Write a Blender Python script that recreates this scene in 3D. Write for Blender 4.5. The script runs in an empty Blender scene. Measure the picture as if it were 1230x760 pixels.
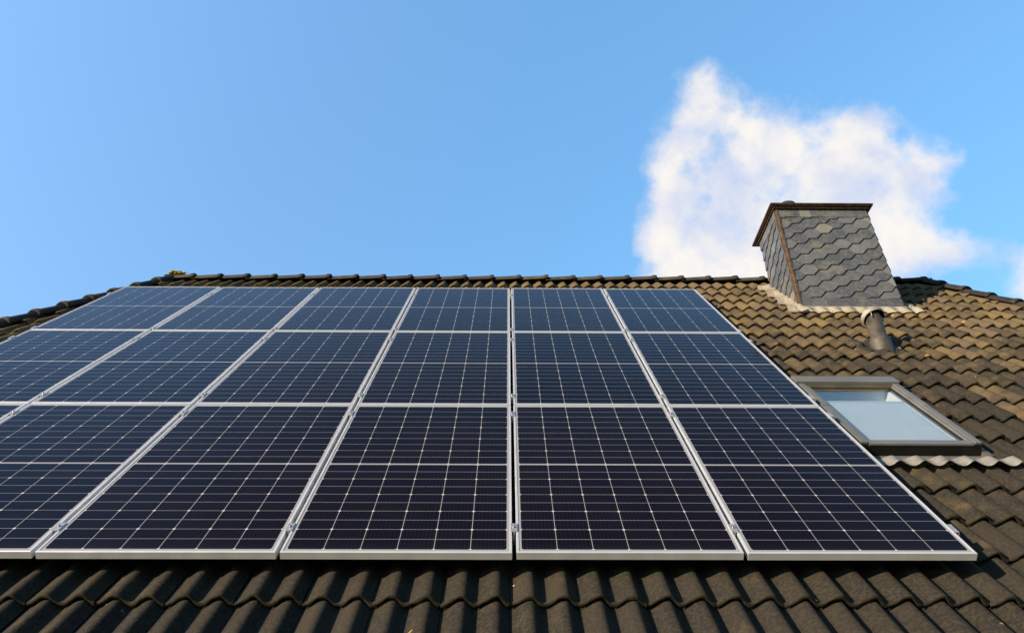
import bpy, bmesh, math, random
from mathutils import Vector, Matrix, noise
random.seed(7)
C = bpy.context.scene.collection
R = math.radians
# ------------------------------------------------------------------ camera
RP = 0.8435267794780249                     # pitch of the front roof slope
cd = bpy.data.cameras.new('camera'); cam = bpy.data.objects.new('camera', cd); C.objects.link(cam)
bpy.context.scene.camera = cam
cd.sensor_width = 36.0; cd.lens = 914.9 / 1230 * 36.0
cd.clip_start = 0.05; cd.clip_end = 20000
fw = Vector((0.0064757, 0.8338424, 0.5519646)); rt = Vector((0.9999701, -0.0077352, -0.0000463)); up = Vector((-0.0042310, -0.5519484, 0.8338676))
cam.matrix_world = Matrix(((rt.x, up.x, -fw.x, -0.0144), (rt.y, up.y, -fw.y, -3.3804), (rt.z, up.z, -fw.z, -0.9887), (0, 0, 0, 1)))
# ------------------------------------------------------------------ sun, sky, exposure
Uv = Vector((1, 0, 0)); Vv = Vector((0, math.cos(RP), math.sin(RP))); Nv = Vector((0, -math.sin(RP), math.cos(RP)))
SUN = (Uv * 1.42 + Vv * 0.27 - Nv).normalized()        # travel direction of the light
sd = bpy.data.lights.new('sun', 'SUN'); so = bpy.data.objects.new('sun', sd); C.objects.link(so)
sd.energy = 3.7; sd.angle = R(0.9); sd.color = (1.0, 0.79, 0.54)
so.rotation_euler = SUN.to_track_quat('-Z', 'Y').to_euler()
w = bpy.data.worlds.new('World'); bpy.context.scene.world = w; w.use_nodes = True
wn, wl = w.node_tree.nodes, w.node_tree.links; wn.clear()
def N(nodes, t, **kw):
    n = nodes.new(t)
    for k, v in kw.items(): setattr(n, k, v)
    return n
def wire(nodes, links):
    """tiny expression helpers bound to one node tree"""
    def put(sock, v):
        if isinstance(v, bpy.types.NodeSocket): links.new(v, sock)
        else: sock.default_value = v
    def m(op, a, b=0.0, c=None, clamp=False):
        n = nodes.new('ShaderNodeMath'); n.operation = op; n.use_clamp = clamp
        put(n.inputs[0], a); put(n.inputs[1], b)
        if c is not None: put(n.inputs[2], c)
        return n.outputs[0]
    def vm(op, a, b):
        n = nodes.new('ShaderNodeVectorMath'); n.operation = op; put(n.inputs[0], a); put(n.inputs[1], b)
        return n.outputs['Value'] if op in ('DOT_PRODUCT', 'LENGTH') else n.outputs[0]
    def mix(f, a, b):
        n = nodes.new('ShaderNodeMix'); n.data_type = 'RGBA'; put(n.inputs[0], f); put(n.inputs[6], a); put(n.inputs[7], b)
        return n.outputs[2]
    def mapr(v, a, b, c=0.0, d=1.0, smooth=True):
        n = nodes.new('ShaderNodeMapRange'); n.interpolation_type = 'SMOOTHSTEP' if smooth else 'LINEAR'
        put(n.inputs[0], v); put(n.inputs[1], a); put(n.inputs[2], b); put(n.inputs[3], c); put(n.inputs[4], d)
        return n.outputs[0]
    def noi(vec, scale, detail=4.0, rough=0.55, dist=0.0):
        n = nodes.new('ShaderNodeTexNoise'); put(n.inputs['Vector'], vec)
        n.inputs['Scale'].default_value = scale; n.inputs['Detail'].default_value = detail
        n.inputs['Roughness'].default_value = rough; n.inputs['Distortion'].default_value = dist
        return n
    return put, m, vm, mix, mapr, noi
put, m, vm, mix, mapr, noi = wire(wn, wl)
sky = N(wn, 'ShaderNodeTexSky', sky_type='NISHITA', sun_disc=False)
sky.sun_elevation = math.asin(-SUN.z); sky.sun_rotation = math.atan2(-SUN.x, -SUN.y)
sky.air_density = 1.0; sky.dust_density = 0.1; sky.ozone_density = 3.2; sky.altitude = 0
bg = N(wn, 'ShaderNodeBackground'); bg.inputs[1].default_value = 0.15
tc = N(wn, 'ShaderNodeTexCoord'); D = vm('NORMALIZE', tc.outputs['Generated'], (0, 0, 0))
sxyz = N(wn, 'ShaderNodeSeparateXYZ'); wl.new(D, sxyz.inputs[0])
flat = m('MULTIPLY', m('MULTIPLY', mapr(sxyz.outputs[2], 0.40, 0.84, 0.88, 1.33, False), m('MULTIPLY', mapr(sxyz.outputs[2], 0.84, 0.95, 1.0, 0.6), mapr(sxyz.outputs[1], 0.12, 0.47, 0.5, 1.0))), mapr(sxyz.outputs[0], -0.55, 0.55, 1.02, 0.86, False))   # added sky gain by direction; zenith dimmed to darken the panel reflections
skc = vm('MULTIPLY', sky.outputs[0], (0, 0, 0)); fl3 = N(wn, 'ShaderNodeCombineXYZ')
put(fl3.inputs[0], m('MULTIPLY', flat, mapr(sxyz.outputs[0], -0.55, 0.1, 1.04, 0.86, False))); put(fl3.inputs[1], m('MULTIPLY', flat, 1.055)); put(fl3.inputs[2], flat)
wl.new(fl3.outputs[0], skc.node.inputs[1]); wl.new(skc, bg.inputs[0])
# the cumulus: puffs given as directions on the sky sphere
cc = Vector((0.355, 0.68, 0.642)).normalized(); cr = Vector((0.886, -0.463, 0.0)).normalized(); cr = (rt - rt.dot(cc) * cc).normalized(); cu = cc.cross(cr) * -1
if cu.z < 0: cu = -cu
def sph(px, py):
    d = (fw + rt * ((px - 615) / 914.9) + up * ((380 - py) / 914.9)).normalized()
    q = d.dot(cc); return d.dot(cr) / q, d.dot(cu) / q
q = vm('DOT_PRODUCT', D, tuple(cc)); qa = m('DIVIDE', vm('DOT_PRODUCT', D, tuple(cr)), q); qb = m('DIVIDE', vm('DOT_PRODUCT', D, tuple(cu)), q)
PUFF = [(840, 100, 36, 34, .70), (848, 150, 52, 46, .76), (815, 205, 38, 52, .76), (806, 300, 36, 55, .85), (862, 250, 82, 88, .95), (902, 160, 38, 36, .55),
        (945, 200, 56, 60, .66), (992, 165, 44, 44, .72), (1042, 180, 38, 46, .7), (1000, 262, 80, 80, .80), (1085, 225, 50, 58, .52), (1128, 200, 30, 32, .45),
        (1165, 300, 80, 20, .52), (1095, 290, 45, 40, .45), (1246, 345, 34, 34, 1.0), (870, 370, 110, 60, .9), (1000, 370, 110, 60, .8)]
def puffs(shift, grow):
    acc = None
    for (px, py, rx, ry, s) in PUFF:
        a0, b0 = sph(px, py); k = 1 / 1050
        ex = m('DIVIDE', m('SUBTRACT', qa, a0 + shift[0]), rx * k * grow); ey = m('DIVIDE', m('SUBTRACT', qb, b0 + shift[1]), ry * k * grow)
        r2 = m('ADD', m('MULTIPLY', ex, ex), m('MULTIPLY', ey, ey))
        g = m('MULTIPLY', m('EXPONENT', m('MULTIPLY', r2, -0.9)), s)
        acc = g if acc is None else m('MAXIMUM', acc, g) if False else m('ADD', acc, g)
    return acc
F = puffs((0, 0), 1.0)
F = m('MINIMUM', F, 1.08)
n1 = noi(D, 11.0, 3.0, 0.5, 0.0).outputs[0]; n2 = noi(D, 24.0, 10.0, 0.60, 0.15).outputs[0]
b1 = m('ABSOLUTE', m('SUBTRACT', noi(D, 17.0, 4.0, 0.55, 0.0).outputs[0], 0.5))          # rounded billows
F2 = m('ADD', m('ADD', F, m('MULTIPLY', m('SUBTRACT', 0.10, b1), 1.4)), m('ADD', m('MULTIPLY', m('SUBTRACT', n1, 0.5), 1.05), m('MULTIPLY', m('SUBTRACT', n2, 0.5), 1.25)))
F2 = m('MULTIPLY', F2, mapr(F, 0.06, 0.35))
dens = mapr(F2, 0.32, 1.22); dens = m('POWER', dens, 0.9)
dens = m('MULTIPLY', dens, m('GREATER_THAN', q, 0.2))
lump = noi(D, 13.0, 8.0, 0.55, 0.2).outputs[0]
ccol = mix(mapr(m('ADD', m('MULTIPLY', lump, 1.0), m('MULTIPLY', F, 0.18)), 0.46, 0.84), (0.66, 0.72, 0.90, 1), (1.0, 0.95, 0.895, 1))
bc = N(wn, 'ShaderNodeBackground'); wl.new(ccol, bc.inputs[0]); bc.inputs[1].default_value = 0.365
mxs = N(wn, 'ShaderNodeMixShader'); wl.new(m('MULTIPLY', dens, 0.97), mxs.inputs[0]); wl.new(bg.outputs[0], mxs.inputs[1]); wl.new(bc.outputs[0], mxs.inputs[2])
wo = N(wn, 'ShaderNodeOutputWorld'); wl.new(mxs.outputs[0], wo.inputs[0])
sc = bpy.context.scene; sc.render.engine = 'CYCLES'
sc.view_settings.view_transform = 'Standard'; sc.view_settings.look = 'None'; sc.view_settings.exposure = 1.45; sc.view_settings.gamma = 1.0
sc.view_settings.use_curve_mapping = False
sc.cycles.max_bounces = 8; sc.cycles.use_denoising = True

# ------------------------------------------------------------------ helpers
def P3(x, v, n=0.0): return Uv * x + Vv * v + Nv * n           # roof coordinates -> world
def obj(name, bm, mat, parent=None, smooth=False, label=None, local=None):
    me = bpy.data.meshes.new(name); bm.normal_update(); bm.to_mesh(me); bm.free()
    if mat: me.materials.append(mat)
    if smooth:
        for p in me.polygons: p.use_smooth = True
    o = bpy.data.objects.new(name, me); C.objects.link(o)
    if parent: o.parent = parent
    if label: o['label'] = label
    return o
def tag(o, label=None, cat=None, group=None, kind=None):
    if label: o['label'] = label
    if cat: o['category'] = cat
    if group: o['group'] = group
    if kind: o['kind'] = kind
    return o
def empty(name, loc=(0, 0, 0)):
    o = bpy.data.objects.new(name, None); C.objects.link(o); o.location = loc; o.empty_display_size = 0.2; return o
def hexa(bm, c):
    """c: 8 corners, bottom ring then top ring"""
    v = [bm.verts.new(p) for p in c]
    for f in ((3, 2, 1, 0), (4, 5, 6, 7), (0, 1, 5, 4), (1, 2, 6, 5), (2, 3, 7, 6), (3, 0, 4, 7)): bm.faces.new([v[i] for i in f])
    return v
def box(bm, a, b, f=None):
    (x0, y0, z0), (x1, y1, z1) = a, b
    c = [(x0, y0, z0), (x1, y0, z0), (x1, y1, z0), (x0, y1, z0), (x0, y0, z1), (x1, y0, z1), (x1, y1, z1), (x0, y1, z1)]
    if f: c = [f(*p) for p in c]
    return hexa(bm, c)
def bevel(bm, w, seg=2):
    bmesh.ops.bevel(bm, geom=bm.edges[:] , offset=w, segments=seg, affect='EDGES', profile=0.5, clamp_overlap=True)
def prism(bm, poly, fn, t0, t1):
    """poly of (a,b); fn(a,b,t)->3D; solid between t0(a,b) and t1(a,b)"""
    lo = [bm.verts.new(fn(a, b, t0(a, b))) for a, b in poly]; hi = [bm.verts.new(fn(a, b, t1(a, b))) for a, b in poly]
    n = len(poly); bm.faces.new(hi); bm.faces.new(lo[::-1])
    for i in range(n): bm.faces.new((lo[i], lo[(i + 1) % n], hi[(i + 1) % n], hi[i]))
def clip(poly, x0, x1, y0, y1):
    def cut(p, inside, inter):
        o = []
        for i in range(len(p)):
            a, b = p[i], p[(i + 1) % len(p)]
            if inside(a): o.append(a)
            if inside(a) != inside(b): o.append(inter(a, b))
        return o
    def ix(x): return lambda a, b: (x, a[1] + (b[1] - a[1]) * (x - a[0]) / (b[0] - a[0]))
    def iy(y): return lambda a, b: (a[0] + (b[0] - a[0]) * (y - a[1]) / (b[1] - a[1]), y)
    for ins, it in ((lambda p: p[0] >= x0, ix(x0)), (lambda p: p[0] <= x1, ix(x1)), (lambda p: p[1] >= y0, iy(y0)), (lambda p: p[1] <= y1, iy(y1))):
        if poly: poly = cut(poly, ins, it)
    return poly if len(poly) >= 3 else []
def mat(name):
    mt = bpy.data.materials.new(name); mt.use_nodes = True
    nt = mt.node_tree; return mt, nt.nodes, nt.links, nt.nodes['Principled BSDF']
def simple(name, col, rough=0.5, metal=0.0, var=0.15, scale=12.0, bump=0.15, detail=6, spec=0.5, dirt=None):
    mt, n, l, b = mat(name); put, m, vm, mix, mapr, noi = wire(n, l)
    tc = N(n, 'ShaderNodeTexCoord').outputs['Object']
    a = noi(tc, scale, detail, 0.6).outputs[0]
    dk = tuple(c * (1 - var) for c in col[:3]) + (1,); lt = tuple(min(1, c * (1 + var)) for c in col[:3]) + (1,)
    c = mix(mapr(a, 0.3, 0.7), dk, lt)
    if dirt: c = mix(mapr(noi(tc, scale * 0.45, 5, 0.65).outputs[0], 0.50, 0.72), c, tuple(dirt) + (1,))
    l.new(c, b.inputs['Base Color']); b.inputs['Metallic'].default_value = metal; b.inputs['Specular IOR Level'].default_value = spec
    l.new(mapr(a, 0.2, 0.8, max(0, rough - .08), min(1, rough + .1)), b.inputs['Roughness'])
    if bump:
        bp = N(n, 'ShaderNodeBump'); bp.inputs['Strength'].default_value = bump; bp.inputs['Distance'].default_value = 0.004
        l.new(noi(tc, scale * 6, 4).outputs[0], bp.inputs['Height']); l.new(bp.outputs[0], b.inputs['Normal'])
    return mt
# ------------------------------------------------------------------ materials
def tile_material(name):
    mt, n, l, b = mat(name); put, m, vm, mix, mapr, noi = wire(n, l)
    tc = N(n, 'ShaderNodeTexCoord').outputs['Object']
    at = N(n, 'ShaderNodeAttribute', attribute_name='tile'); tv = at.outputs['Color']
    sp = N(n, 'ShaderNodeSeparateColor'); l.new(tv, sp.inputs[0]); r1, r2, edge = sp.outputs[0], sp.outputs[1], sp.outputs[2]
    big = noi(tc, 0.55, 3, 0.5).outputs[0]; mid = noi(tc, 7.0, 6, 0.65).outputs[0]; fine = noi(tc, 60.0, 5, 0.7).outputs[0]; grit = noi(tc, 260.0, 3, 0.6).outputs[0]
    base = mix(r1, (0.0145, 0.0138, 0.0130, 1), (0.026, 0.0225, 0.0185, 1))
    base = mix(mapr(fine, 0.35, 0.72), base, (0.038, 0.033, 0.025, 1))
    # ochre lichen and algae film, thinned downslope to paint in dimmer light there
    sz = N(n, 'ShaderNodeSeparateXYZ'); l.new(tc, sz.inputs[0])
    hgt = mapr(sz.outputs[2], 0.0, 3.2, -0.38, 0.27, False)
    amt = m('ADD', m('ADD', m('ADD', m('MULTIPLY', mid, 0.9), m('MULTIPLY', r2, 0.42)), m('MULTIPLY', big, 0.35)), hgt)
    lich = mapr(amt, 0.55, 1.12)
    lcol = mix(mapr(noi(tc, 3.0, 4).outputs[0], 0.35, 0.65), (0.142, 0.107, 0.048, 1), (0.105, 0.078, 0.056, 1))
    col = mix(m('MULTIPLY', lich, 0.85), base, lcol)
    # isolated yellow crusts and grey dots
    vo = N(n, 'ShaderNodeTexVoronoi'); l.new(tc, vo.inputs['Vector']); vo.inputs['Scale'].default_value = 5.0
    cc_ = N(n, 'ShaderNodeSeparateColor'); l.new(vo.outputs['Color'], cc_.inputs[0])
    spot = m('MULTIPLY', m('LESS_THAN', m('ADD', vo.outputs['Distance'], m('MULTIPLY', fine, 0.16)), 0.17), m('GREATER_THAN', cc_.outputs[0], 0.90))
    col = mix(m('MULTIPLY', spot, 0.7), col, (0.36, 0.24, 0.07, 1))
    vo2 = N(n, 'ShaderNodeTexVoronoi'); l.new(tc, vo2.inputs['Vector']); vo2.inputs['Scale'].default_value = 11.0
    c2 = N(n, 'ShaderNodeSeparateColor'); l.new(vo2.outputs['Color'], c2.inputs[0])
    dot = m('MULTIPLY', m('LESS_THAN', m('ADD', vo2.outputs['Distance'], m('MULTIPLY', mid, 0.04)), 0.085), m('GREATER_THAN', c2.outputs[1], 0.88))
    col = mix(dot, col, (0.34, 0.34, 0.29, 1))
    # broken, mossy lower edges: the edge value is 1 on the butt of the tile
    moss = m('MULTIPLY', edge, mapr(mid, 0.35, 0.6))
    col = mix(m('MULTIPLY', moss, 0.75), col, (0.035, 0.032, 0.016, 1))
    l.new(col, b.inputs['Base Color']); b.inputs['Roughness'].default_value = 0.85; b.inputs['Specular IOR Level'].default_value = 0.14
    bp = N(n, 'ShaderNodeBump'); bp.inputs['Strength'].default_value = 0.55; bp.inputs['Distance'].default_value = 0.006
    l.new(m('ADD', m('ADD', m('MULTIPLY', fine, 0.6), m('MULTIPLY', grit, 0.3)), m('MULTIPLY', mid, 1.2)), bp.inputs['Height']); l.new(bp.outputs[0], b.inputs['Normal'])
    return mt
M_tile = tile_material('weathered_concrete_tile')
M_cap = simple('ridge_tile_concrete', (0.026, 0.024, 0.022), 0.8, var=0.35, scale=9, bump=0.5, dirt=(0.062, 0.052, 0.032), spec=0.2)
M_alu = simple('anodised_aluminium', (0.62, 0.65, 0.70), 0.38, 0.5, var=0.03, scale=8, bump=0.0)
M_rail = simple('rail_aluminium', (0.30, 0.31, 0.32), 0.4, 0.7, var=0.05, scale=8, bump=0.0)
M_clamp = simple('clamp_aluminium', (0.55, 0.56, 0.58), 0.36, 0.75, var=0.05, scale=20, bump=0.0)
M_steel = simple('bolt_steel', (0.35, 0.35, 0.36), 0.35, 0.9, var=0.1, bump=0.0)
M_slate = None
M_copper = simple('brown_copper', (0.075, 0.045, 0.032), 0.45, 0.5, var=0.35, scale=14, bump=0.1)
M_copper_l = simple('bright_copper_edge', (0.115, 0.078, 0.050), 0.55, 0.3, var=0.35, scale=22, bump=0.1, dirt=(0.07, 0.05, 0.034))
M_flash = simple('pale_lead', (0.50, 0.465, 0.39), 0.65, 0.0, var=0.12, scale=4, bump=0.12, detail=3, dirt=(0.36, 0.31, 0.225))
M_lead = simple('grey_lead', (0.36, 0.36, 0.345), 0.55, 0.1, var=0.14, scale=9, bump=0.25, dirt=(0.25, 0.245, 0.22))
M_winalu = simple('grey_brown_aluminium', (0.165, 0.167, 0.168), 0.42, 0.35, var=0.08, scale=6, bump=0.05, dirt=(0.14, 0.13, 0.115))
M_dark = simple('dark_gasket_and_shade', (0.012, 0.0115, 0.011), 0.6, 0.0, var=0.3, bump=0.0, spec=0.1)  # also paints the shade inside the pipe cap and below the window
M_brownalu = simple('brown_aluminium', (0.10, 0.085, 0.06), 0.5, 0.3, var=0.2, bump=0.05)
M_white = simple('white_reveal', (0.78, 0.77, 0.74), 0.6, 0.0, var=0.04, bump=0.0)
M_pipe = simple('weathered_grey_plastic', (0.048, 0.043, 0.035), 0.55, 0.0, var=0.35, scale=10, bump=0.25, dirt=(0.12, 0.09, 0.055))
M_pipetop = simple('pale_cap_plastic', (0.24, 0.235, 0.215), 0.5, 0.0, var=0.2, scale=14, bump=0.1, dirt=(0.18, 0.17, 0.15))
M_wall = simple('brick_render', (0.42, 0.30, 0.22), 0.85, 0.0, var=0.15, bump=0.4)
M_gutter = simple('zinc', (0.38, 0.39, 0.40), 0.45, 0.6, var=0.1, bump=0.0)
M_grass = simple('lawn', (0.055, 0.085, 0.025), 0.9, 0.0, var=0.35, scale=0.8, bump=0.6)
M_lichen = simple('yellow_lichen', (0.34, 0.26, 0.06), 0.9, 0.0, var=0.45, scale=40, bump=0.8, dirt=(0.16, 0.15, 0.05))

def slate_material():
    mt, n, l, b = mat('natural_slate'); put, m, vm, mix, mapr, noi = wire(n, l)
    tc = N(n, 'ShaderNodeTexCoord').outputs['Object']
    at = N(n, 'ShaderNodeAttribute', attribute_name='tile'); sp = N(n, 'ShaderNodeSeparateColor'); l.new(at.outputs['Color'], sp.inputs[0])
    f = noi(tc, 30, 6, 0.65).outputs[0]; g = noi(tc, 5, 4, 0.6).outputs[0]
    col = mix(sp.outputs[0], (0.052, 0.058, 0.070, 1), (0.100, 0.108, 0.122, 1))
    col = mix(m('MULTIPLY', m('GREATER_THAN', sp.outputs[1], 0.93), 0.8), col, (0.165, 0.163, 0.148, 1))
    col = mix(m('MULTIPLY', mapr(f, 0.4, 0.75), 0.35), col, (0.20, 0.20, 0.19, 1))
    col = mix(m('MULTIPLY', mapr(g, 0.52, 0.7), 0.35), col, (0.20, 0.185, 0.14, 1))
    l.new(col, b.inputs['Base Color']); l.new(mapr(f, 0.3, 0.7, 0.42, 0.62), b.inputs['Roughness'])
    bp = N(n, 'ShaderNodeBump'); bp.inputs['Strength'].default_value = 0.35; bp.inputs['Distance'].default_value = 0.003
    l.new(f, bp.inputs['Height']); l.new(bp.outputs[0], b.inputs['Normal'])
    return mt
M_slate = slate_material()

PW, PH = 1.038, 1.755
def cell_material():
    mt, n, l, b = mat('solar_cells_under_glass'); put, m, vm, mix, mapr, noi = wire(n, l)
    tc = N(n, 'ShaderNodeTexCoord').outputs['Object']; sp = N(n, 'ShaderNodeSeparateXYZ'); l.new(tc, sp.inputs[0]); x, y = sp.outputs[0], sp.outputs[1]
    cw = (PW - 0.046) / 6; x0 = 0.023
    mg = 0.014; y0 = 0.027; ch = (PH - 2 * y0 - mg) / 20
    half = m('GREATER_THAN', y, PH / 2)
    yy = m('SUBTRACT', m('SUBTRACT', y, y0), m('MULTIPLY', half, mg))
    xx = m('SUBTRACT', x, x0)
    fx = m('PINGPONG', xx, cw / 2); fy = m('PINGPONG', yy, ch / 2); fy2 = m('PINGPONG', yy, ch)   # distance to nearest line
    vline = m('LESS_THAN', fx, 0.0014); hline = m('LESS_THAN', fy, 0.0011)
    dia = m('LESS_THAN', m('ADD', fx, fy2), 0.0085)
    outx = m('MAXIMUM', m('LESS_THAN', xx, 0.0), m('GREATER_THAN', xx, cw * 6))
    outy = m('MAXIMUM', m('LESS_THAN', y, y0), m('GREATER_THAN', y, PH - y0))
    midl = m('LESS_THAN', m('ABSOLUTE', m('SUBTRACT', y, PH / 2)), mg / 2)
    white = m('MAXIMUM', m('MAXIMUM', vline, m('MULTIPLY', hline, 0.9)), m('MAXIMUM', m('MAXIMUM', dia, midl), m('MAXIMUM', outx, outy)))
    bus = m('LESS_THAN', m('PINGPONG', m('ADD', xx, cw / 18), cw / 18), 0.0006)
    cellid = N(n, 'ShaderNodeCombineXYZ'); put(cellid.inputs[0], m('FLOOR', m('DIVIDE', xx, cw))); put(cellid.inputs[1], m('FLOOR', m('DIVIDE', yy, ch)))
    oi = N(n, 'ShaderNodeObjectInfo'); put(cellid.inputs[2], m('MULTIPLY', oi.outputs['Random'], 91.0))
    wnz = N(n, 'ShaderNodeTexWhiteNoise'); l.new(cellid.outputs[0], wnz.inputs[0])
    cell = mix(wnz.outputs[0], (0.0014, 0.0015, 0.0052, 1), (0.0026, 0.0024, 0.0068, 1))
    cell = mix(oi.outputs['Random'], cell, mix(0.5, cell, (0.006, 0.004, 0.008, 1)))
    cell = mix(m('MULTIPLY', bus, 0.30), cell, (0.035, 0.037, 0.045, 1))
    col = mix(white, cell, mix(m('MAXIMUM', m('MAXIMUM', outx, outy), midl), mix(dia, (0.25, 0.255, 0.275, 1), (0.42, 0.42, 0.45, 1)), (0.23, 0.235, 0.26, 1)))
    # a film of dust, thicker at the bottom rim where rain leaves it
    d1 = mapr(noi(tc, 2.2, 5, 0.6).outputs[0], 0.3, 0.75); rim = mapr(y, 0.012, 0.09, 1.0, 0.0)
    col = mix(m('ADD', m('MULTIPLY', d1, 0.003), m('MULTIPLY', rim, 0.008)), col, (0.42, 0.38, 0.32, 1))
    l.new(col, b.inputs['Base Color'])
    b.inputs['IOR'].default_value = 1.21; b.inputs['Specular Tint'].default_value = (1.0, 0.83, 0.85, 1); b.inputs['Specular IOR Level'].default_value = 0.5
    l.new(mapr(noi(tc, 6, 4).outputs[0], 0.3, 0.7, 0.06, 0.11), b.inputs['Roughness'])
    return mt
M_cell = cell_material()
def pane_material():
    mt, n, l, b = mat('double_glazing'); n.remove(b); put, m, vm, mix, mapr, noi = wire(n, l)
    gl = N(n, 'ShaderNodeBsdfGlossy'); gl.inputs['Roughness'].default_value = 0.02; gl.inputs['Color'].default_value = (0.93, 0.97, 1, 1)
    tr = N(n, 'ShaderNodeBsdfTransparent'); tr.inputs['Color'].default_value = (0.88, 0.92, 0.92, 1)
    lw = N(n, 'ShaderNodeFresnel'); lw.inputs['IOR'].default_value = 2.05
    ms = N(n, 'ShaderNodeMixShader'); geo = N(n, 'ShaderNodeNewGeometry'); l.new(m('MULTIPLY', m('ADD', m('MULTIPLY', lw.outputs[0], 0.85), 0.10, clamp=True), m('SUBTRACT', 1.0, geo.outputs['Backfacing'])), ms.inputs[0]); l.new(tr.outputs[0], ms.inputs[1]); l.new(gl.outputs[0], ms.inputs[2])
    l.new(ms.outputs[0], n['Material Output'].inputs[0]); return mt
M_pane = pane_material()

# ------------------------------------------------------------------ ground
bm = bmesh.new(); GZ = -3.9
for i in range(64):
    pass
vs = [bm.verts.new((6000 * math.cos(a * math.pi / 32), 6000 * math.sin(a * math.pi / 32), GZ)) for a in range(64)]; bm.faces.new(vs)
g = obj('ground', bm, M_grass); g['kind'] = 'structure'

# ------------------------------------------------------------------ house and its roof
house = empty('house', (0.5, 5.0, GZ)); bpy.context.view_layer.update()
tag(house, 'house with a steep hipped roof of brown wavy concrete tiles carrying the solar array', 'house')
hinv = house.matrix_world.inverted()
def hang(o, parent=house):
    """keep world coordinates of meshes that were written in world space"""
    o.parent = parent; o.matrix_parent_inverse = (hinv if parent is house else Matrix.Identity(4)); return o
PER = 0.146; CRS = 0.338; TW = 2 * PER; TN = -0.125          # wave period, course length, tile width, mean height
XPH = -0.052                                               # a crest
VR = 6.30; XL, XR = -4.17, 5.19; SL, SR = 0.335, 0.345     # ridge height on the slope, ridge ends, hip slopes
V_EAVE = -0.18 - 3 * CRS
def wave(x):
    t = ((x - XPH) / PER) % 1.0                            # 0 at crest
    # crest, steep fall to the right, broad trough, long rise from the left
    if t < 0.36: s = 0.5 + 0.5 * math.cos(math.pi * t / 0.36)
    elif t < 0.42: s = 0.0
    else: s = 0.5 - 0.5 * math.cos(math.pi * ((t - 0.42) / 0.58) ** 0.85)
    return (s - 0.5) * 0.043
def tiles(name, fn, vmin, ncourse, xlo, xhi, res=12, holes=(), seed=1, jit=1.0, x_from=-8, x_to=9, tn=None, vmax=VR - .015):
    TN = globals()['TN'] if tn is None else tn
    """fn(x,v,n)->point; xlo(v), xhi(v) bound the slope; every tile is its own little shell"""
    rnd = random.Random(seed); bm = bmesh.new(); lay = bm.loops.layers.color.new('tile')
    i0 = int(math.floor(x_from / TW)); i1 = int(math.ceil(x_to / TW))
    tx0 = XPH + 0.36 * PER
    for j in range(ncourse):
        vb = vmin + j * CRS; vt = min(vb + CRS + 0.03, vmax)
        if vb > vmax - .06: break
        for i in range(i0, i1):
            xa = tx0 + i * TW; xb = xa + TW - 0.0012
            r1, r2 = rnd.random(), rnd.random(); dv = rnd.uniform(-.005, .005) * jit; dn = rnd.uniform(-.0018, .0018) * jit; tl = rnd.uniform(-.005, .005) * jit
            if xb < xlo(vb) - 0.02 or xa > xhi(vb) + 0.02: continue
            if any(a < (xa + xb) / 2 < b_ and c < vb + CRS * 0.6 < d for a, b_, c, d in holes): continue
            rows = [(vb + dv + 0.004, -0.024, 1), (vb + dv, -0.018, 1), (vb + dv, -0.004, .6), (vb + dv + .006, 0.0, .15), (vb + (vt - vb) * .5, 0, 0), (vt, 0, 0)]
            cols = [xa + (xb - xa) * k / (2 * res) for k in range(2 * res + 1)]
            grid = []
            for (v, off, e) in rows:
                fr = (v - vb) / CRS; row = []
                lo, hi = xlo(v), xhi(v)
                for k, x in enumerate(cols):
                    xc = min(max(x, lo), hi)
                    side = -0.003 if k == 0 else 0.0
                    h = TN + wave(xc) + 0.034 * (0.5 - fr) + off + dn + tl * ((x - xa) / TW - .5) + side + (0.001 if k == 2 * res else 0)
                    if off == 0: h += 0.0022 * noise.noise(Vector((xc * 6, v * 6, seed)))
                    elif off < -.01: h += 0.011 * noise.noise(Vector((xc * 30, v * 30, seed + j)))
                    vv = v + (0.0045 * noise.noise(Vector((xc * 22, seed + j * 3.1, i * .7))) if e > .1 else 0)
                    row.append((bm.verts.new(fn(xc, vv, h)), e))
                grid.append(row)
            for a in range(len(rows) - 1):
                for k in range(2 * res):
                    q_ = (grid[a][k], grid[a][k + 1], grid[a + 1][k + 1], grid[a + 1][k])
                    if (q_[0][0].co - q_[1][0].co).length < 1e-6 and (q_[2][0].co - q_[3][0].co).length < 1e-6: continue
                    f = bm.faces.new([p[0] for p in q_]); f.smooth = True
                    for lp, p in zip(f.loops, q_): lp[lay] = (r1, r2, p[1], 1)
            for a in range(len(rows) - 1):                 # the right-hand rim that laps over the neighbour
                pass
    bmesh.ops.delete(bm, geom=[f for f in bm.faces if f.calc_area() < 1e-8], context='FACES')
    bmesh.ops.delete(bm, geom=[v for v in bm.verts if not v.link_faces], context='VERTS')
    return bm
WX0, WX1, WV0, WV1 = 2.135, 2.880, 1.275, 2.42              # roof window, outer
hole = (WX0 - 0.02, WX1 + 0.05, WV0 - 0.10, WV1 + 0.03)
xlo = lambda v: XL - SL * (VR - v); xhi = lambda v: XR + SR * (VR - v)
roof = hang(obj('roof', tiles('roof', P3, V_EAVE, 24, xlo, xhi, 12, [hole], 3), M_tile))
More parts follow.
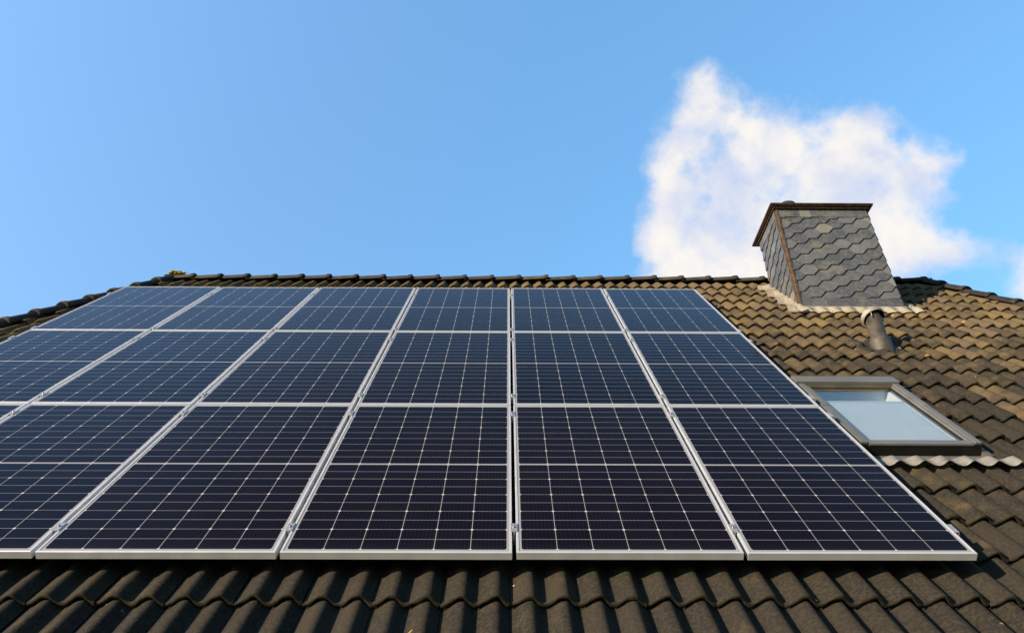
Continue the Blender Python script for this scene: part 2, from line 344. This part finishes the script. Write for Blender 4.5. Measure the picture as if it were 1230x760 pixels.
# decking below the tiles, with the opening for the window
bm = bmesh.new(); dk = -0.20
def quadr(x0, x1, v0, v1):
    hexa(bm, [P3(*p) for p in ((x0(v0), v0, dk - .02), (x1(v0), v0, dk - .02), (x1(v1), v1, dk - .02), (x0(v1), v1, dk - .02), (x0(v0), v0, dk), (x1(v0), v0, dk), (x1(v1), v1, dk), (x0(v1), v1, dk))])
K = lambda c: (lambda v: c)
quadr(xlo, xhi, V_EAVE, WV0); quadr(xlo, xhi, WV1, VR - .02); quadr(xlo, K(WX0), WV0 + .0, WV1); quadr(K(WX1), xhi, WV0, WV1)
hang(obj('roof_underlay', bm, M_dark))
# the three other slopes
A = P3(XL, VR); B = P3(XR, VR); EL = P3(xlo(V_EAVE), V_EAVE); ER = P3(xhi(V_EAVE), V_EAVE)
ymid = P3(0, VR, TN).y
def mirror(x, v, n): p = P3(x, v, n); return Vector((p.x, 2 * ymid - p.y, p.z))
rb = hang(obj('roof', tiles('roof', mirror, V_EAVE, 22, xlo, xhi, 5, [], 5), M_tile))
def hipslope(apex, e1, sgn):
    e2 = Vector((e1.x, 2 * ymid - e1.y, e1.z)); mid = (e1 + e2) / 2
    vdir = (apex - mid); L = vdir.length; vdir.normalize(); udir = (e1 - e2).normalized() * (1 if sgn < 0 else -1) * -1
    nn = udir.cross(vdir); nn = nn if nn.x * sgn > 0 else -nn
    half = (e1 - e2).length / 2
    fn = lambda x, v, n: mid + udir * x + vdir * v + nn * n
    return tiles('roof', fn, 0.0, int((L + .2) / CRS), lambda v: -half * max(0, (1 - v / L)), lambda v: half * max(0, (1 - v / L)), 5, [], 9, tn=-0.01, vmax=L)
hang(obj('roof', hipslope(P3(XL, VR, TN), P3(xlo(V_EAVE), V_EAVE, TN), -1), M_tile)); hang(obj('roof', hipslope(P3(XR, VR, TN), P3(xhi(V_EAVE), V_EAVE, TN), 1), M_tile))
for nm, q4 in (('roof_underlay', (P3(XL, VR, dk), P3(XR, VR, dk), mirror(xhi(V_EAVE), V_EAVE, dk), mirror(xlo(V_EAVE), V_EAVE, dk))),
               ('roof_underlay', (P3(XL, VR, dk), P3(XL, VR, dk) , P3(xlo(V_EAVE), V_EAVE, dk), mirror(xlo(V_EAVE), V_EAVE, dk))),
               ('roof_underlay', (P3(XR, VR, dk), P3(XR, VR, dk), P3(xhi(V_EAVE), V_EAVE, dk), mirror(xhi(V_EAVE), V_EAVE, dk)))):
    bm = bmesh.new(); pts = []
    for p in q4:
        if not pts or (p - pts[-1]).length > 1e-5: pts.append(p)
    bm.faces.new([bm.verts.new(p) for p in pts]); hang(obj(nm, bm, M_dark))

# ridge and hip tiles: tapered half-round caps, the wide end lapping the next one
def cap_tile(p0, p1, upv, r0, r1, seed):
    """wide end at p1"""
    rnd = random.Random(seed); bm = bmesh.new(); ax = (p1 - p0).normalized(); sd_ = ax.cross(upv).normalized(); u_ = sd_.cross(ax).normalized()
    L = (p1 - p0).length; prof = [(0, r0), (L * .84, r1 - .006), (L * .86, r1 + .003), (L - .012, r1 + .006), (L, r1)]
    K_ = 16; outer = []; inner = []
    for (s, r) in prof:
        ro, ri = [], []
        for k in range(K_ + 1):
            a = math.pi * (-0.04 + 1.08 * k / K_)
            d = sd_ * math.cos(a) * 1.12 + u_ * math.sin(a) * 0.86
            ro.append(bm.verts.new(p0 + ax * s + d * r)); ri.append(bm.verts.new(p0 + ax * s + d * (r - .016)))
        outer.append(ro); inner.append(ri)
    for a in range(len(prof) - 1):
        for k in range(K_):
            f = bm.faces.new((outer[a][k], outer[a][k + 1], outer[a + 1][k + 1], outer[a + 1][k])); f.smooth = True
            bm.faces.new((inner[a][k + 1], inner[a][k], inner[a + 1][k], inner[a + 1][k + 1])).smooth = True
    for k in range(K_):
        bm.faces.new((outer[0][k + 1], outer[0][k], inner[0][k], inner[0][k + 1])); bm.faces.new((outer[-1][k], outer[-1][k + 1], inner[-1][k + 1], inner[-1][k]))
    for a in range(len(prof) - 1):
        bm.faces.new((outer[a][0], outer[a + 1][0], inner[a + 1][0], inner[a][0])); bm.faces.new((outer[a + 1][K_], outer[a][K_], inner[a][K_], inner[a + 1][K_]))
    bmesh.ops.recalc_face_normals(bm, faces=bm.faces[:])
    return bm
def cap_row(name, pa, pb, upv, r=0.105, lift=0.0, expo=0.335):
    d = (pb - pa); n = int(round(d.length / expo)); st = d / n
    for k in range(n):
        j = Vector((0, 0, random.uniform(-.004, .004)))
        a = pa + st * k - st * 0.10 + j + upv * (lift - .004); b_ = pa + st * (k + 1) + j + upv * (lift + .012)
        roof_child(obj(name, cap_tile(a, b_, upv, r - .014, r, k), M_cap))
def roof_child(o): o.parent = roof; return o
# roof was written in world coordinates under the house: neutralise that offset for its own children
Z = Vector((0, 0, 1)); RU = Vector((0, 0, 1))
rz = P3(0, VR, TN).z; ry = ymid
ridge0 = Vector((XL - 0.03, ry, rz + 0.0)); ridge1 = Vector((XR + 0.0, ry, rz + 0.0))
cap_row('ridge_tile', ridge0, ridge1, RU, 0.104, -0.052)
def hipcaps(top, sgn):
    e = P3(xlo(V_EAVE) if sgn < 0 else xhi(V_EAVE), V_EAVE, TN); t = Vector((top, ry, rz))
    dirn = (e - t).normalized(); upv = (Nv + Vector((sgn, 0, .45)).normalized()).normalized(); upv = (upv - dirn * upv.dot(dirn)).normalized()
    cap_row('hip_tile', t - dirn * .02, e, upv, 0.108, -0.038)
    e2 = Vector((e.x, 2 * ry - e.y, e.z)); d2 = (e2 - t).normalized(); u2 = Vector((upv.x, -upv.y, upv.z))
    cap_row('hip_tile', t, e2, u2, 0.112, -0.030)
hipcaps(XL, -1); hipcaps(XR, 1)

# walls, soffit, gutter
bm = bmesh.new(); e0 = P3(0, V_EAVE, dk)
wx0, wx1 = xlo(V_EAVE) + .5, xhi(V_EAVE) - .5; wy0, wy1 = e0.y + .45, 2 * ymid - e0.y - .45
box(bm, (wx0, wy0, GZ + .002), (wx1, wy1, e0.z + .35)); hang(obj('wall', bm, M_wall))
bm = bmesh.new(); box(bm, (wx0 - .48, e0.y + .02, e0.z - .16), (wx1 + .48, e0.y + .05, e0.z + .0)); hang(obj('fascia', bm, M_white))
bm = bmesh.new(); prev = None
for k in range(11):
    a = math.pi * (1 + k / 10); ring = [bm.verts.new((x_, e0.y - .06 + .065 * math.cos(a), e0.z - .03 + .065 * math.sin(a))) for x_ in (wx0 - .5, wx1 + .5)]
    if prev: bm.faces.new((prev[0], ring[0], ring[1], prev[1]))
    prev = ring
hang(obj('gutter', bm, M_gutter))

# ------------------------------------------------------------------ chimney (part of the house)
CY0, CY1, CT = 3.295, 3.915, 4.935
def cx0(z): return 3.108 - 0.012 * (z - 3.5) / 1.45
def cx1(z): return 4.225 - 0.070 * (z - 3.5) / 1.45
def rz_at(y): return (y * math.sin(RP) + TN) / math.cos(RP)      # tile plane height above a given y
bm = bmesh.new(); zb = 3.2
hexa(bm, [(cx0(zb), CY0, zb), (cx1(zb), CY0, zb), (cx1(zb), CY1, zb), (cx0(zb), CY1, zb), (cx0(CT), CY0, CT), (cx1(CT), CY0, CT), (cx1(CT), CY1, CT), (cx0(CT), CY1, CT)])
chim = hang(obj('chimney', bm, M_dark))
def sub(name, bm, mt, parent, smooth=False, label=None):
    o = obj(name, bm, mt, None, smooth, label); o.parent = parent; return o
def cladding(fn, W0, H, zlow, seed):
    """hexagonal slates in diagonal rows between a course of square slates at head and foot.
    fn(s, z, t) -> point, s in 0..W, z in 0..H, t outwards; zlow(s) = height where the roof cuts it"""
    rnd = random.Random(seed); bm = bmesh.new(); lay = bm.loops.layers.color.new('tile')
    def plate(poly, zc, hh, lean, th=.006, base=.002, slope=0.0):
        if len(poly) < 3: return
        n0 = len(bm.faces); c = (rnd.random(), rnd.random(), 0, 1); k = rnd.uniform(-.0012, .0012); s0 = sum(p[0] for p in poly) / len(poly)
        top = lambda a, b: base + th + lean * (0.5 - (b - zc) / hh) + (k * 8 + slope) * (a - s0)
        prism(bm, poly, fn, lambda a, b: base, top)
        bm.faces.ensure_lookup_table()
        for f in bm.faces[n0:]:
            for lp in f.loops: lp[lay] = c
    band = 0.125; dx, dy = 0.158, 0.147; w = .236
    for j in range(-2, int(H / dy) + 2):
        for i in range(-1, int(W0 / dx) + 2):
            cx_ = i * dx + .03; cz = j * dy + (dy / 2 if i % 2 else 0)
            g_ = -.004; hw = w / 2 - g_; hf = .040 - g_ ; hh = dy / 2 - g_
            hh0 = hh + rnd.uniform(-.004, .002); wob = lambda: rnd.uniform(-.0025, .0025)
            poly = [(cx_ - hf + wob(), cz - hh0), (cx_ + hf + wob(), cz - hh0), (cx_ + hw, cz + wob()), (cx_ + hf, cz + hh), (cx_ - hf, cz + hh), (cx_ - hw, cz + wob())]
            plate(clip(poly, .012, W0 - .012, zlow + band + .002, H - band - .002), cz, dy, .012, .005, .002, .040)
    k = 0; s = .01
    while s < W0 - .03:
        wd = rnd.uniform(.13, .17); e_ = min(W0 - .01, s + wd)
        plate([(s + .001, zlow), (e_ - .001, zlow), (e_ - .001, zlow + band), (s + .001, zlow + band)], zlow + band / 2, band, .006, .012); s += wd
    s = .01
    while s < W0 - .03:
        wd = rnd.uniform(.12, .15); e_ = min(W0 - .01, s + wd)
        plate([(s + .001, H - band), (e_ - .001, H - band), (e_ - .001, H), (s + .001, H)], H - band / 2, band, .006, .012); s += wd
    return bm
zf = rz_at(CY0) + 0.03; W = cx1(zf) - cx0(zf)
def front(s, z, t):
    zz = zf + z; f = s / W; return Vector((cx0(zz) + (cx1(zz) - cx0(zz)) * f, CY0 - t, zz))
sub('slate_cladding', cladding(front, W, CT - zf, 0.0, 11), M_slate, chim)
D_ = CY1 - CY0
def left(s, z, t): zz = zf + z; return Vector((cx0(zz) - t, CY1 - s, zz))
sub('slate_cladding', cladding(left, D_, CT - zf, 0.0, 12), M_slate, chim)
def right(s, z, t): zz = zf + z; return Vector((cx1(zz) + t, CY0 + s, zz))
sub('slate_cladding', cladding(right, D_, CT - zf, 0.0, 13), M_slate, chim)
def back(s, z, t): zz = zf + z; f = 1 - s / W; return Vector((cx0(zz) + (cx1(zz) - cx0(zz)) * f, CY1 + t, zz))
sub('slate_cladding', cladding(back, W, CT - zf, 0.0, 14), M_slate, chim)
def corner(xf, y, sx, sy):
    bm = bmesh.new(); H_ = CT - zf
    for (da, db, t_) in ((0.0, .010, .024), (.015, .023, .020)):
        for face in (0, 1):
            for z0, z1 in ((zf - .05, CT),):
                if face == 0:
                    c = [(xf(z0) - sx * .004 + sx * da, y + sy * .001, z0), (xf(z0) + sx * db, y + sy * .001, z0), (xf(z0) + sx * db, y + sy * t_, z0), (xf(z0) - sx * .004 + sx * da, y + sy * t_, z0)]
                    d = [(xf(z1) - sx * .004 + sx * da, y + sy * .001, z1), (xf(z1) + sx * db, y + sy * .001, z1), (xf(z1) + sx * db, y + sy * t_, z1), (xf(z1) - sx * .004 + sx * da, y + sy * t_, z1)]
                else:
                    yy0, yy1 = y - sy * da, y - sy * db
                    c = [(xf(z0) - sx * .001, yy0, z0), (xf(z0) - sx * t_, yy0, z0), (xf(z0) - sx * t_, yy1, z0), (xf(z0) - sx * .001, yy1, z0)]
                    d = [(xf(z1) - sx * .001, yy0, z1), (xf(z1) - sx * t_, yy0, z1), (xf(z1) - sx * t_, yy1, z1), (xf(z1) - sx * .001, yy1, z1)]
                hexa(bm, c + d)
    bmesh.ops.recalc_face_normals(bm, faces=bm.faces[:]); return bm
sub('corner_trim', corner(cx0, CY0, 1, -1), M_copper_l, chim)
bm = bmesh.new()
box(bm, (3.035, 3.225, CT), (4.200, 3.985, CT + .008)); box(bm, (3.022, 3.212, CT + .010), (4.213, 3.998, CT + .034))
box(bm, (3.07, 3.26, CT + .036), (4.165, 3.95, CT + .046)); bevel(bm, .003, 1)
sub('chimney_cap', bm, M_copper, chim)
bm = bmesh.new()
for (a, b_) in (((3.060, 3.250, CT - .014), (4.175, 3.262, CT - .001)), ((3.060, 3.262, CT - .014), (3.072, 3.95, CT - .001))): box(bm, a, b_)
sub('drip_edge', bm, M_copper_l, chim)
def lathe(bm, prof, c, K_=28, ax=Z, cap=True):
    a_ = ax.orthogonal().normalized(); b_ = ax.cross(a_); rings = []
    for (r, z) in prof: rings.append([bm.verts.new(c + ax * z + (a_ * math.cos(2 * math.pi * k / K_) + b_ * math.sin(2 * math.pi * k / K_)) * max(r, 1e-4)) for k in range(K_)])
    for i in range(len(rings) - 1):
        for k in range(K_): bm.faces.new((rings[i][k], rings[i][(k + 1) % K_], rings[i + 1][(k + 1) % K_], rings[i + 1][k])).smooth = True
    if cap:
        bm.faces.new(rings[0][::-1]); bm.faces.new(rings[-1])
bm = bmesh.new(); lathe(bm, [(.115, 0), (.115, .065), (.108, .095), (.085, .115), (.05, .127), (.01, .131)], Vector((3.29, 3.40, CT + .044)))
sub('chimney_pot', bm, M_cap, chim, label='dark domed flue terminal on top of the chimney cap')
# lead flashing dressed over the tiles in front of and left of the chimney
def sheet(fn, nx, ny, th=.003):
    bm = bmesh.new(); g_ = [[bm.verts.new(fn(i / nx, j / ny)) for i in range(nx + 1)] for j in range(ny + 1)]
    for j in range(ny):
        for i in range(nx): bm.faces.new((g_[j][i], g_[j][i + 1], g_[j + 1][i + 1], g_[j + 1][i])).smooth = True
    bmesh.ops.solidify(bm, geom=bm.faces[:], thickness=th); return bm
def tile_top(x, v):
    fr = ((v - V_EAVE) / CRS) % 1.0; return TN + wave(x) + 0.034 * (0.5 - fr)
vF = (CY0 - Nv.y * TN) / Vv.y
def fl_front(a, b):
    x = 2.99 + (4.375 - 2.99) * a; lo = vF - 0.175 - 0.030 * math.sin(2 * math.pi * (x - XPH) / PER + 1.3) - .006 * noise.noise(Vector((x * 9, 0, 3)))
    if x > 4.26: lo += (x - 4.26) * .6
    v = lo + (vF + .02 - lo) * b; h = TN + .015 * math.cos(2 * math.pi * (x - XPH) / PER + .25) + .034 + .003 * noise.noise(Vector((x * 5, v * 5, 8)))
    e = max(0, (b - .55) / .45); h = h * (1 - e) + (TN + .050) * e
    return P3(x, v, h + .002 * noise.noise(Vector((x * 14, v * 14, 1))))
sub('flashing', sheet(fl_front, 150, 12), M_flash, chim)
def fl_left(a, b):
    v = vF - .17 + (5.86 - vF + .17) * a; out = 3.098 - .150 - .012 * math.sin(v * 19) - .010 * noise.noise(Vector((v * 12, 4, 3)))
    x = out + (3.104 - out) * b; e = max(0, (b - .5) / .5); h = (TN + .036 + .012 * math.cos(2 * math.pi * (v - V_EAVE) / CRS)) * (1 - e) + (TN + .065) * e
    return P3(x, v, h + .003 * noise.noise(Vector((x * 18, v * 10, 7))))
sub('flashing', sheet(fl_left, 90, 10), M_flash, chim)
def fl_right(a, b):
    v = vF - .10 + (5.80 - vF) * a; x = 4.20 + .15 * b; e = max(0, (.5 - b) / .5); h = (tile_top(x, v) + .014) * (1 - e) + (TN + .065) * e
    return P3(x, v, h)
sub('flashing', sheet(fl_right, 60, 8), M_lead, chim)

# ------------------------------------------------------------------ vent pipe (part of the house)
vb_ = P3(3.325, 3.47, TN); bm = bmesh.new()
lathe(bm, [(.070, -.12), (.070, .38), (.062, .38), (.062, .02)], vb_, cap=False); pipe = hang(obj('vent_pipe', bm, M_pipe, smooth=True))
bm = bmesh.new(); lathe(bm, [(.100, -.12), (.092, .06), (.088, .085), (.073, .10), (.0715, .10)], vb_, cap=False); sub('pipe_collar', bm, M_pipe, pipe, True)
bm = bmesh.new(); T0 = vb_ + Vector((0, 0, .345))
CAX = Vector((-.15, .42, 1)).normalized()
lathe(bm, [(.094, -.030), (.099, -.030), (.102, .0), (.098, .022), (.080, .038), (.045, .048), (.002, .051)], T0, cap=False, ax=CAX)
for k in range(3):
    a = k * 2.1 + .5; box(bm, (-.004, .066, -.05), (.004, .092, .01), lambda x, y, z: tuple(T0 + Vector((x * math.cos(a) - y * math.sin(a), x * math.sin(a) + y * math.cos(a), z))))
bmesh.ops.recalc_face_normals(bm, faces=bm.faces[:])
sub('pipe_cap', bm, M_pipetop, pipe, True)
bm = bmesh.new(); lathe(bm, [(.0935, -.029), (.096, .0), (.092, .018), (.075, .032), (.04, .041), (.002, .044)], T0, cap=False, ax=CAX)
sub('cap_inner_shade', bm, M_dark, pipe, True)  # dark shell that paints in the shade of the cap's hollow
def pf(a, b):
    x = 3.325 + (a - .5) * .42; v = 3.47 + (b - .42) * .40; d = math.hypot(x - 3.325, v - 3.47); e = max(0, 1 - d / .16)
    return P3(x, v, (tile_top(x, v) + .008) * (1 - e) + (TN + .05) * e)
sub('flashing', sheet(pf, 30, 20), M_pipe, pipe)
bm = bmesh.new(); box(bm, (3.44, 3.39, 0), (3.50, 3.42, .004), lambda x, v, n: tuple(P3(x, v, tile_top(x, v) + .014 + n))); sub('flashing_tab', bm, M_flash, pipe)

# ------------------------------------------------------------------ roof window (part of the house)
wn0 = -0.042                                               # top of the covers, roof normal coordinate
rp3 = lambda x, v, n: tuple(P3(x, v, n))
def rb_(bm, a, b, bv=.003):
    b2 = bmesh.new(); box(b2, a, b); 
    if bv: bevel(b2, bv, 2)
    me = bpy.data.meshes.new('t'); b2.to_mesh(me); b2.free()
    s0 = len(bm.verts); bm.from_mesh(me); bpy.data.meshes.remove(me); bm.verts.ensure_lookup_table()
    for v in bm.verts[s0:]: v.co = P3(*v.co)
bm = bmesh.new(); fwid = .066
rb_(bm, (WX0, WV0 + .01, -.19), (WX0 + fwid, WV1, wn0 - .012)); rb_(bm, (WX1 - fwid, WV0 + .01, -.19), (WX1, WV1, wn0 - .012))
rb_(bm, (WX0 + fwid, WV1 - .09, -.19), (WX1 - fwid, WV1, wn0 - .02)); rb_(bm, (WX0 + fwid, WV0 + .03, -.19), (WX1 - fwid, WV0 + .07, wn0 - .055))
win = hang(obj('roof_window', bm, M_winalu))
def winsub(name, boxes, mt, bv=.002):
    bm = bmesh.new()
    for a, b in boxes: rb_(bm, a, b, bv)
    return sub(name, bm, mt, win)
# head cover, side covers laid over the frame, bottom sash rail
winsub('head_cover', [((WX0 - .012, WV1 - .105, wn0 - .01), (WX1 + .012, WV1 + .015, wn0 + .022))], M_winalu, .004)
winsub('head_gasket', [((WX0 + .03, WV1 - .135, wn0 - .034), (WX1 - .03, WV1 - .107, wn0 - .006))], M_brownalu)
winsub('side_cover', [((WX0 + .004, WV0 + .002, wn0 - .010), (WX0 + .045, WV0 + .60, wn0 + .004)), ((WX0 + .004, WV0 + .603, wn0 - .010), (WX0 + .045, WV1 - .107, wn0 + .007))], M_winalu)
winsub('side_cover', [((WX1 - .045, WV0 + .002, wn0 - .010), (WX1 - .004, WV0 + .60, wn0 + .004)), ((WX1 - .045, WV0 + .603, wn0 - .010), (WX1 - .004, WV1 - .107, wn0 + .007))], M_winalu)
winsub('sash', [((WX0 + .050, WV0 + .012, wn0 - .030), (WX0 + .068, WV1 - .14, wn0 - .002)), ((WX1 - .068, WV0 + .012, wn0 - .030), (WX1 - .050, WV1 - .14, wn0 - .002)),
                ((WX0 + .053, WV0 - .004, wn0 - .018), (WX1 - .053, WV0 + .052, wn0 - .004))], M_winalu)
winsub('gasket_and_gap_shade', [((WX0 + .069, WV0 + .053, wn0 - .034), (WX1 - .069, WV0 + .066, wn0 - .014)), ((WX0 + .069, WV0 + .066, wn0 - .034), (WX0 + .075, WV1 - .14, wn0 - .014)), ((WX1 - .075, WV0 + .066, wn0 - .034), (WX1 - .069, WV1 - .14, wn0 - .014)), ((WX1 - .0495, WV0 + .03, wn0 - .03), (WX1 - .0455, WV1 - .11, wn0 - .006)), ((WX0 + .004, WV0 - .001, -.150), (WX1 - .004, WV0 + .009, wn0 - .019))], M_dark, 0)  # last box is a dark face painting the shaded gap under the frame
bm = bmesh.new(); box(bm, (WX0 + .070, WV0 + .054, wn0 - .030), (WX1 - .070, WV1 - .137, wn0 - .020), rp3); sub('pane', bm, M_pane, win)
# lining of the opening and the pale blind half-way down behind the glass
IX0, IX1, IV0, IV1 = WX0 + .078, WX1 - .078, WV0 + .056, WV1 - .10
def reveal():
    bm = bmesh.new(); t = .012; zt, zb_ = wn0 - .05, wn0 - .42
    for a, b in (((IX0 - t, IV0, zb_), (IX0, IV1, zt)), ((IX1, IV0, zb_), (IX1 + t, IV1, zt)), ((IX0 - t, IV1, zb_), (IX1 + t, IV1 + t, zt)), ((IX0 - t, IV0 - t, zb_), (IX1 + t, IV0, zt)), ((IX0 - t, IV0 - t, zb_ - t), (IX1 + t, IV1 + t, zb_ - .001))): box(bm, a, b, rp3)
    return bm
sub('reveal', reveal(), M_white, win)
M_blind = simple('pale_blue_blind', (0.50, 0.53, 0.60), 0.7, 0.0, var=0.03, bump=0.0)
bm = bmesh.new(); box(bm, (IX0 + .001, IV0 + .002, wn0 - .052), (IX1 - .001, IV0 + .74, wn0 - .049), rp3); box(bm, (IX0 + .001, IV0 + .735, wn0 - .060), (IX1 - .001, IV0 + .755, wn0 - .044), rp3)
sub('blind', bm, M_blind, win, label='pale blue roller blind pulled up behind the lower part of the glass')
# apron flashing: flat strip, then lead pressed over the waves
winsub('sill_flashing', [((WX0 - .03, WV0 - .050, -.135), (WX1 + .05, WV0 - .002, -.128))], M_winalu, .001)
def apron(a, b):
    x = WX0 - .06 + (WX1 + .13 - WX0 + .06) * a; lo = WV0 - .190 + .016 * math.sin(2 * math.pi * (x - XPH) / PER + .6)
    v = lo + (WV0 - .052 - lo) * b; e = max(0, (b - .75) / .25)
    return P3(x, v, (TN + .0115 * math.cos(2 * math.pi * (x - XPH) / PER + .25) + .034 + .012 * (.5 - b)) * (1 - e) + (-.127) * e)
sub('apron_flashing', sheet(apron, 120, 10), M_lead, win)
winsub('side_flashing', [((WX1 + .002, WV0 - .05, -.135), (WX1 + .045, WV1, -.100))], M_brownalu, .001)

# ------------------------------------------------------------------ solar panels
XB = [-4.258, -3.186, -2.0975, -1.0227, 0.0219, 1.0489, 2.0871]
ROWS = [(0.0, 1.766), (1.779, 1.757), (3.549, 1.745)]      # start, height up the slope; bottom row first
TH = 0.035
def frame_bm():
    bm = bmesh.new(); lip = .0115
    o_ = [(0, 0), (PW, 0), (PW, PH), (0, PH)]; i_ = [(lip, lip), (PW - lip, lip), (PW - lip, PH - lip), (lip, PH - lip)]
    b = .0012
    ob = [(b, b), (PW - b, b), (PW - b, PH - b), (b, PH - b)]
    R_ = lambda pts, z: [bm.verts.new((x, y, z)) for x, y in pts]
    rings = [R_(i_, -.0022), R_(i_, 0), R_(ob, 0), R_(o_, -b), R_(o_, -TH), R_([(.028, .028), (PW - .028, .028), (PW - .028, PH - .028), (.028, PH - .028)], -TH), R_([(.028, .028), (PW - .028, .028), (PW - .028, PH - .028), (.028, PH - .028)], -TH + .0015), R_([(.002, .002), (PW - .002, .002), (PW - .002, PH - .002), (.002, PH - .002)], -TH + .0015), R_([(.002, .002), (PW - .002, .002), (PW - .002, PH - .002), (.002, PH - .002)], -.0075)]
    for a, c in zip(rings, rings[1:]):
        for k in range(4): bm.faces.new((a[k], a[(k + 1) % 4], c[(k + 1) % 4], c[k]))
    bmesh.ops.recalc_face_normals(bm, faces=bm.faces[:]); return bm
def glass_bm():
    bm = bmesh.new(); box(bm, (.003, .003, -.0072), (PW - .003, PH - .003, -.0020)); return bm
def clamp_bm(end):
    """a mid clamp bridges the 20 mm gap; an end clamp stands beside the last frame"""
    bm = bmesh.new()
    if not end: box(bm, (-.026, -.035, .0012), (.006, .035, .0045)); box(bm, (-.0135, -.035, -.050), (-.0065, .035, .001))
    else:
        box(bm, (-.008, -.035, .0012), (.018, .035, .0045)); box(bm, (.0145, -.035, -.050), (.018, .035, .001)); box(bm, (.018, -.030, -.050), (.030, .030, -.046)); box(bm, (.0185, -.02, -.046), (.034, .02, -.018))
    return bm
def bolt_bm(cx_, top=.0048):
    bm = bmesh.new(); lathe(bm, [(.0062, top), (.0062, top + .0045), (.0050, top + .006)], Vector((cx_, 0, 0)), 12); return bm
me_f = me_g = None
rowname = ['bottom', 'middle', 'top']
colname = ['leftmost', 'second from left', 'third from left', 'fourth from left', 'fifth from left', 'rightmost']
extra = {(0, 0): 'only a corner showing', (0, 1): 'cut off by the picture edge', (0, 5): 'at the lower right corner',
         (0, 3): 'just left of the black central gap', (0, 4): 'just right of the black central gap', (1, 5): 'beside the roof window', (1, 0): 'cut off by the picture edge',
         (2, 0): 'beside the left hip', (2, 5): 'its corner nearest the chimney'}
CL = [(.205, 1.600), (.155, 1.515), (.060, 1.405)]
proto = {}
def copy_of(key, make, mt, name, parent, loc=(0, 0, 0), smooth=False):
    if key in proto:
        o = proto[key].copy(); C.objects.link(o); o.parent = parent
    else:
        o = obj(name, make(), mt, parent, smooth); proto[key] = o
    o.location = loc; return o
for r, (v0, hgt) in enumerate(ROWS):
    for c in range(6):
        xa, xb = XB[c] + .0098, XB[c + 1] - .0098
        t = empty('solar_panel', P3(xa, v0, random.uniform(-.0012, .0012)))
        t.rotation_euler = (RP + R(random.uniform(-.05, .05)), R(random.uniform(-.05, .05)), 0); t.scale = ((xb - xa) / PW, hgt / PH, 1)
        e = extra.get((r, c)); pos = colname[c]
        tag(t, '%s-row dark solar panel, silver frame, %s%s' % (rowname[r], pos, ', ' + e if e else ''), 'solar panel', 'solar panels in three rows on the roof')
        copy_of('frame', frame_bm, M_alu, 'frame', t); copy_of('glass', glass_bm, M_cell, 'glass', t)
        for y in CL[r]:
            if c > 0:
                k = copy_of('clamp', lambda: clamp_bm(False), M_clamp, 'clamp', t, (0, y, 0)); copy_of('bolt', lambda: bolt_bm(-.01), M_steel, 'bolt', k)
            else:
                k = copy_of('endclampL', lambda: clamp_bm(True), M_clamp, 'clamp', t, (0, y, 0)); k.rotation_euler = (0, 0, math.pi); copy_of('boltL', lambda: bolt_bm(.024, -.018), M_steel, 'bolt', k)
            if c == 5:
                k = copy_of('endclamp', lambda: clamp_bm(True), M_clamp, 'clamp', t, (PW, y, 0)); copy_of('bolt2', lambda: bolt_bm(.024, -.018), M_steel, 'bolt', k)
        # copies must not inherit the rotation of a left end clamp
# rails under the panels
names = ['lowest aluminium mounting rail, under the bottom row of solar panels near its lower edge', 'second lowest aluminium mounting rail, near the upper edge of the bottom panel row',
         'aluminium mounting rail under the lower part of the middle panel row', 'aluminium mounting rail under the upper part of the middle panel row',
         'aluminium mounting rail under the lower part of the top panel row', 'highest aluminium mounting rail, near the upper edge of the top panel row']
for k, (r, q_) in enumerate([(0, 0), (0, 1), (1, 0), (1, 1), (2, 0), (2, 1)]):
    v = ROWS[r][0] + CL[r][q_] * ROWS[r][1] / PH; bm = bmesh.new()
    L0, L1 = XB[0] - .03, XB[-1] + .045; mid = (L0 + L1) / 2; h_ = (L1 - L0) / 2
    box(bm, (-h_, -.019, -.014), (h_, .019, 0)); box(bm, (-h_, -.019, 0), (h_, -.008, .0)) if False else None
    box(bm, (-h_, -.019, .0), (h_, -.007, .012)); box(bm, (-h_, .007, .0), (h_, .019, .012)) 
    o = obj('mounting_rail', bm, M_rail); o.location = P3(mid, v, -.0655 + .0175); o.location = P3(mid, v, -.0632); o.rotation_euler = (RP, 0, 0)
    tag(o, names[k], 'mounting rail', 'mounting rails under the solar panels')

# ------------------------------------------------------------------ lichen clump on the left end of the ridge
rnd = random.Random(4); bm = bmesh.new()
for k in range(34):
    s = rnd.uniform(.008, .020); p = Vector((XL + .05 + rnd.gauss(0, .045), ymid - .03 + rnd.gauss(0, .03), rz + .045 + rnd.uniform(-.012, .006)))
    r_ = bmesh.ops.create_icosphere(bm, subdivisions=1, radius=s, matrix=Matrix.Translation(p) @ Matrix.Diagonal((1.3, 1.1, .8, 1)))
    for v in r_['verts']: v.co += Vector((rnd.uniform(-1, 1), rnd.uniform(-1, 1), rnd.uniform(-1, 1))) * s * .25
r_ = bmesh.ops.create_icosphere(bm, subdivisions=3, radius=1.0, matrix=Matrix.Translation((XL + .05, ymid - .03, rz + .040)) @ Matrix.Diagonal((.105, .08, .022, 1)))
for v in r_['verts']: v.co += v.normal * .022 * noise.noise(v.co * 38)
o = obj('lichen_clump', bm, M_lichen); tag(o, 'small crusty clump of yellow lichen growing on the left end of the ridge', 'lichen')
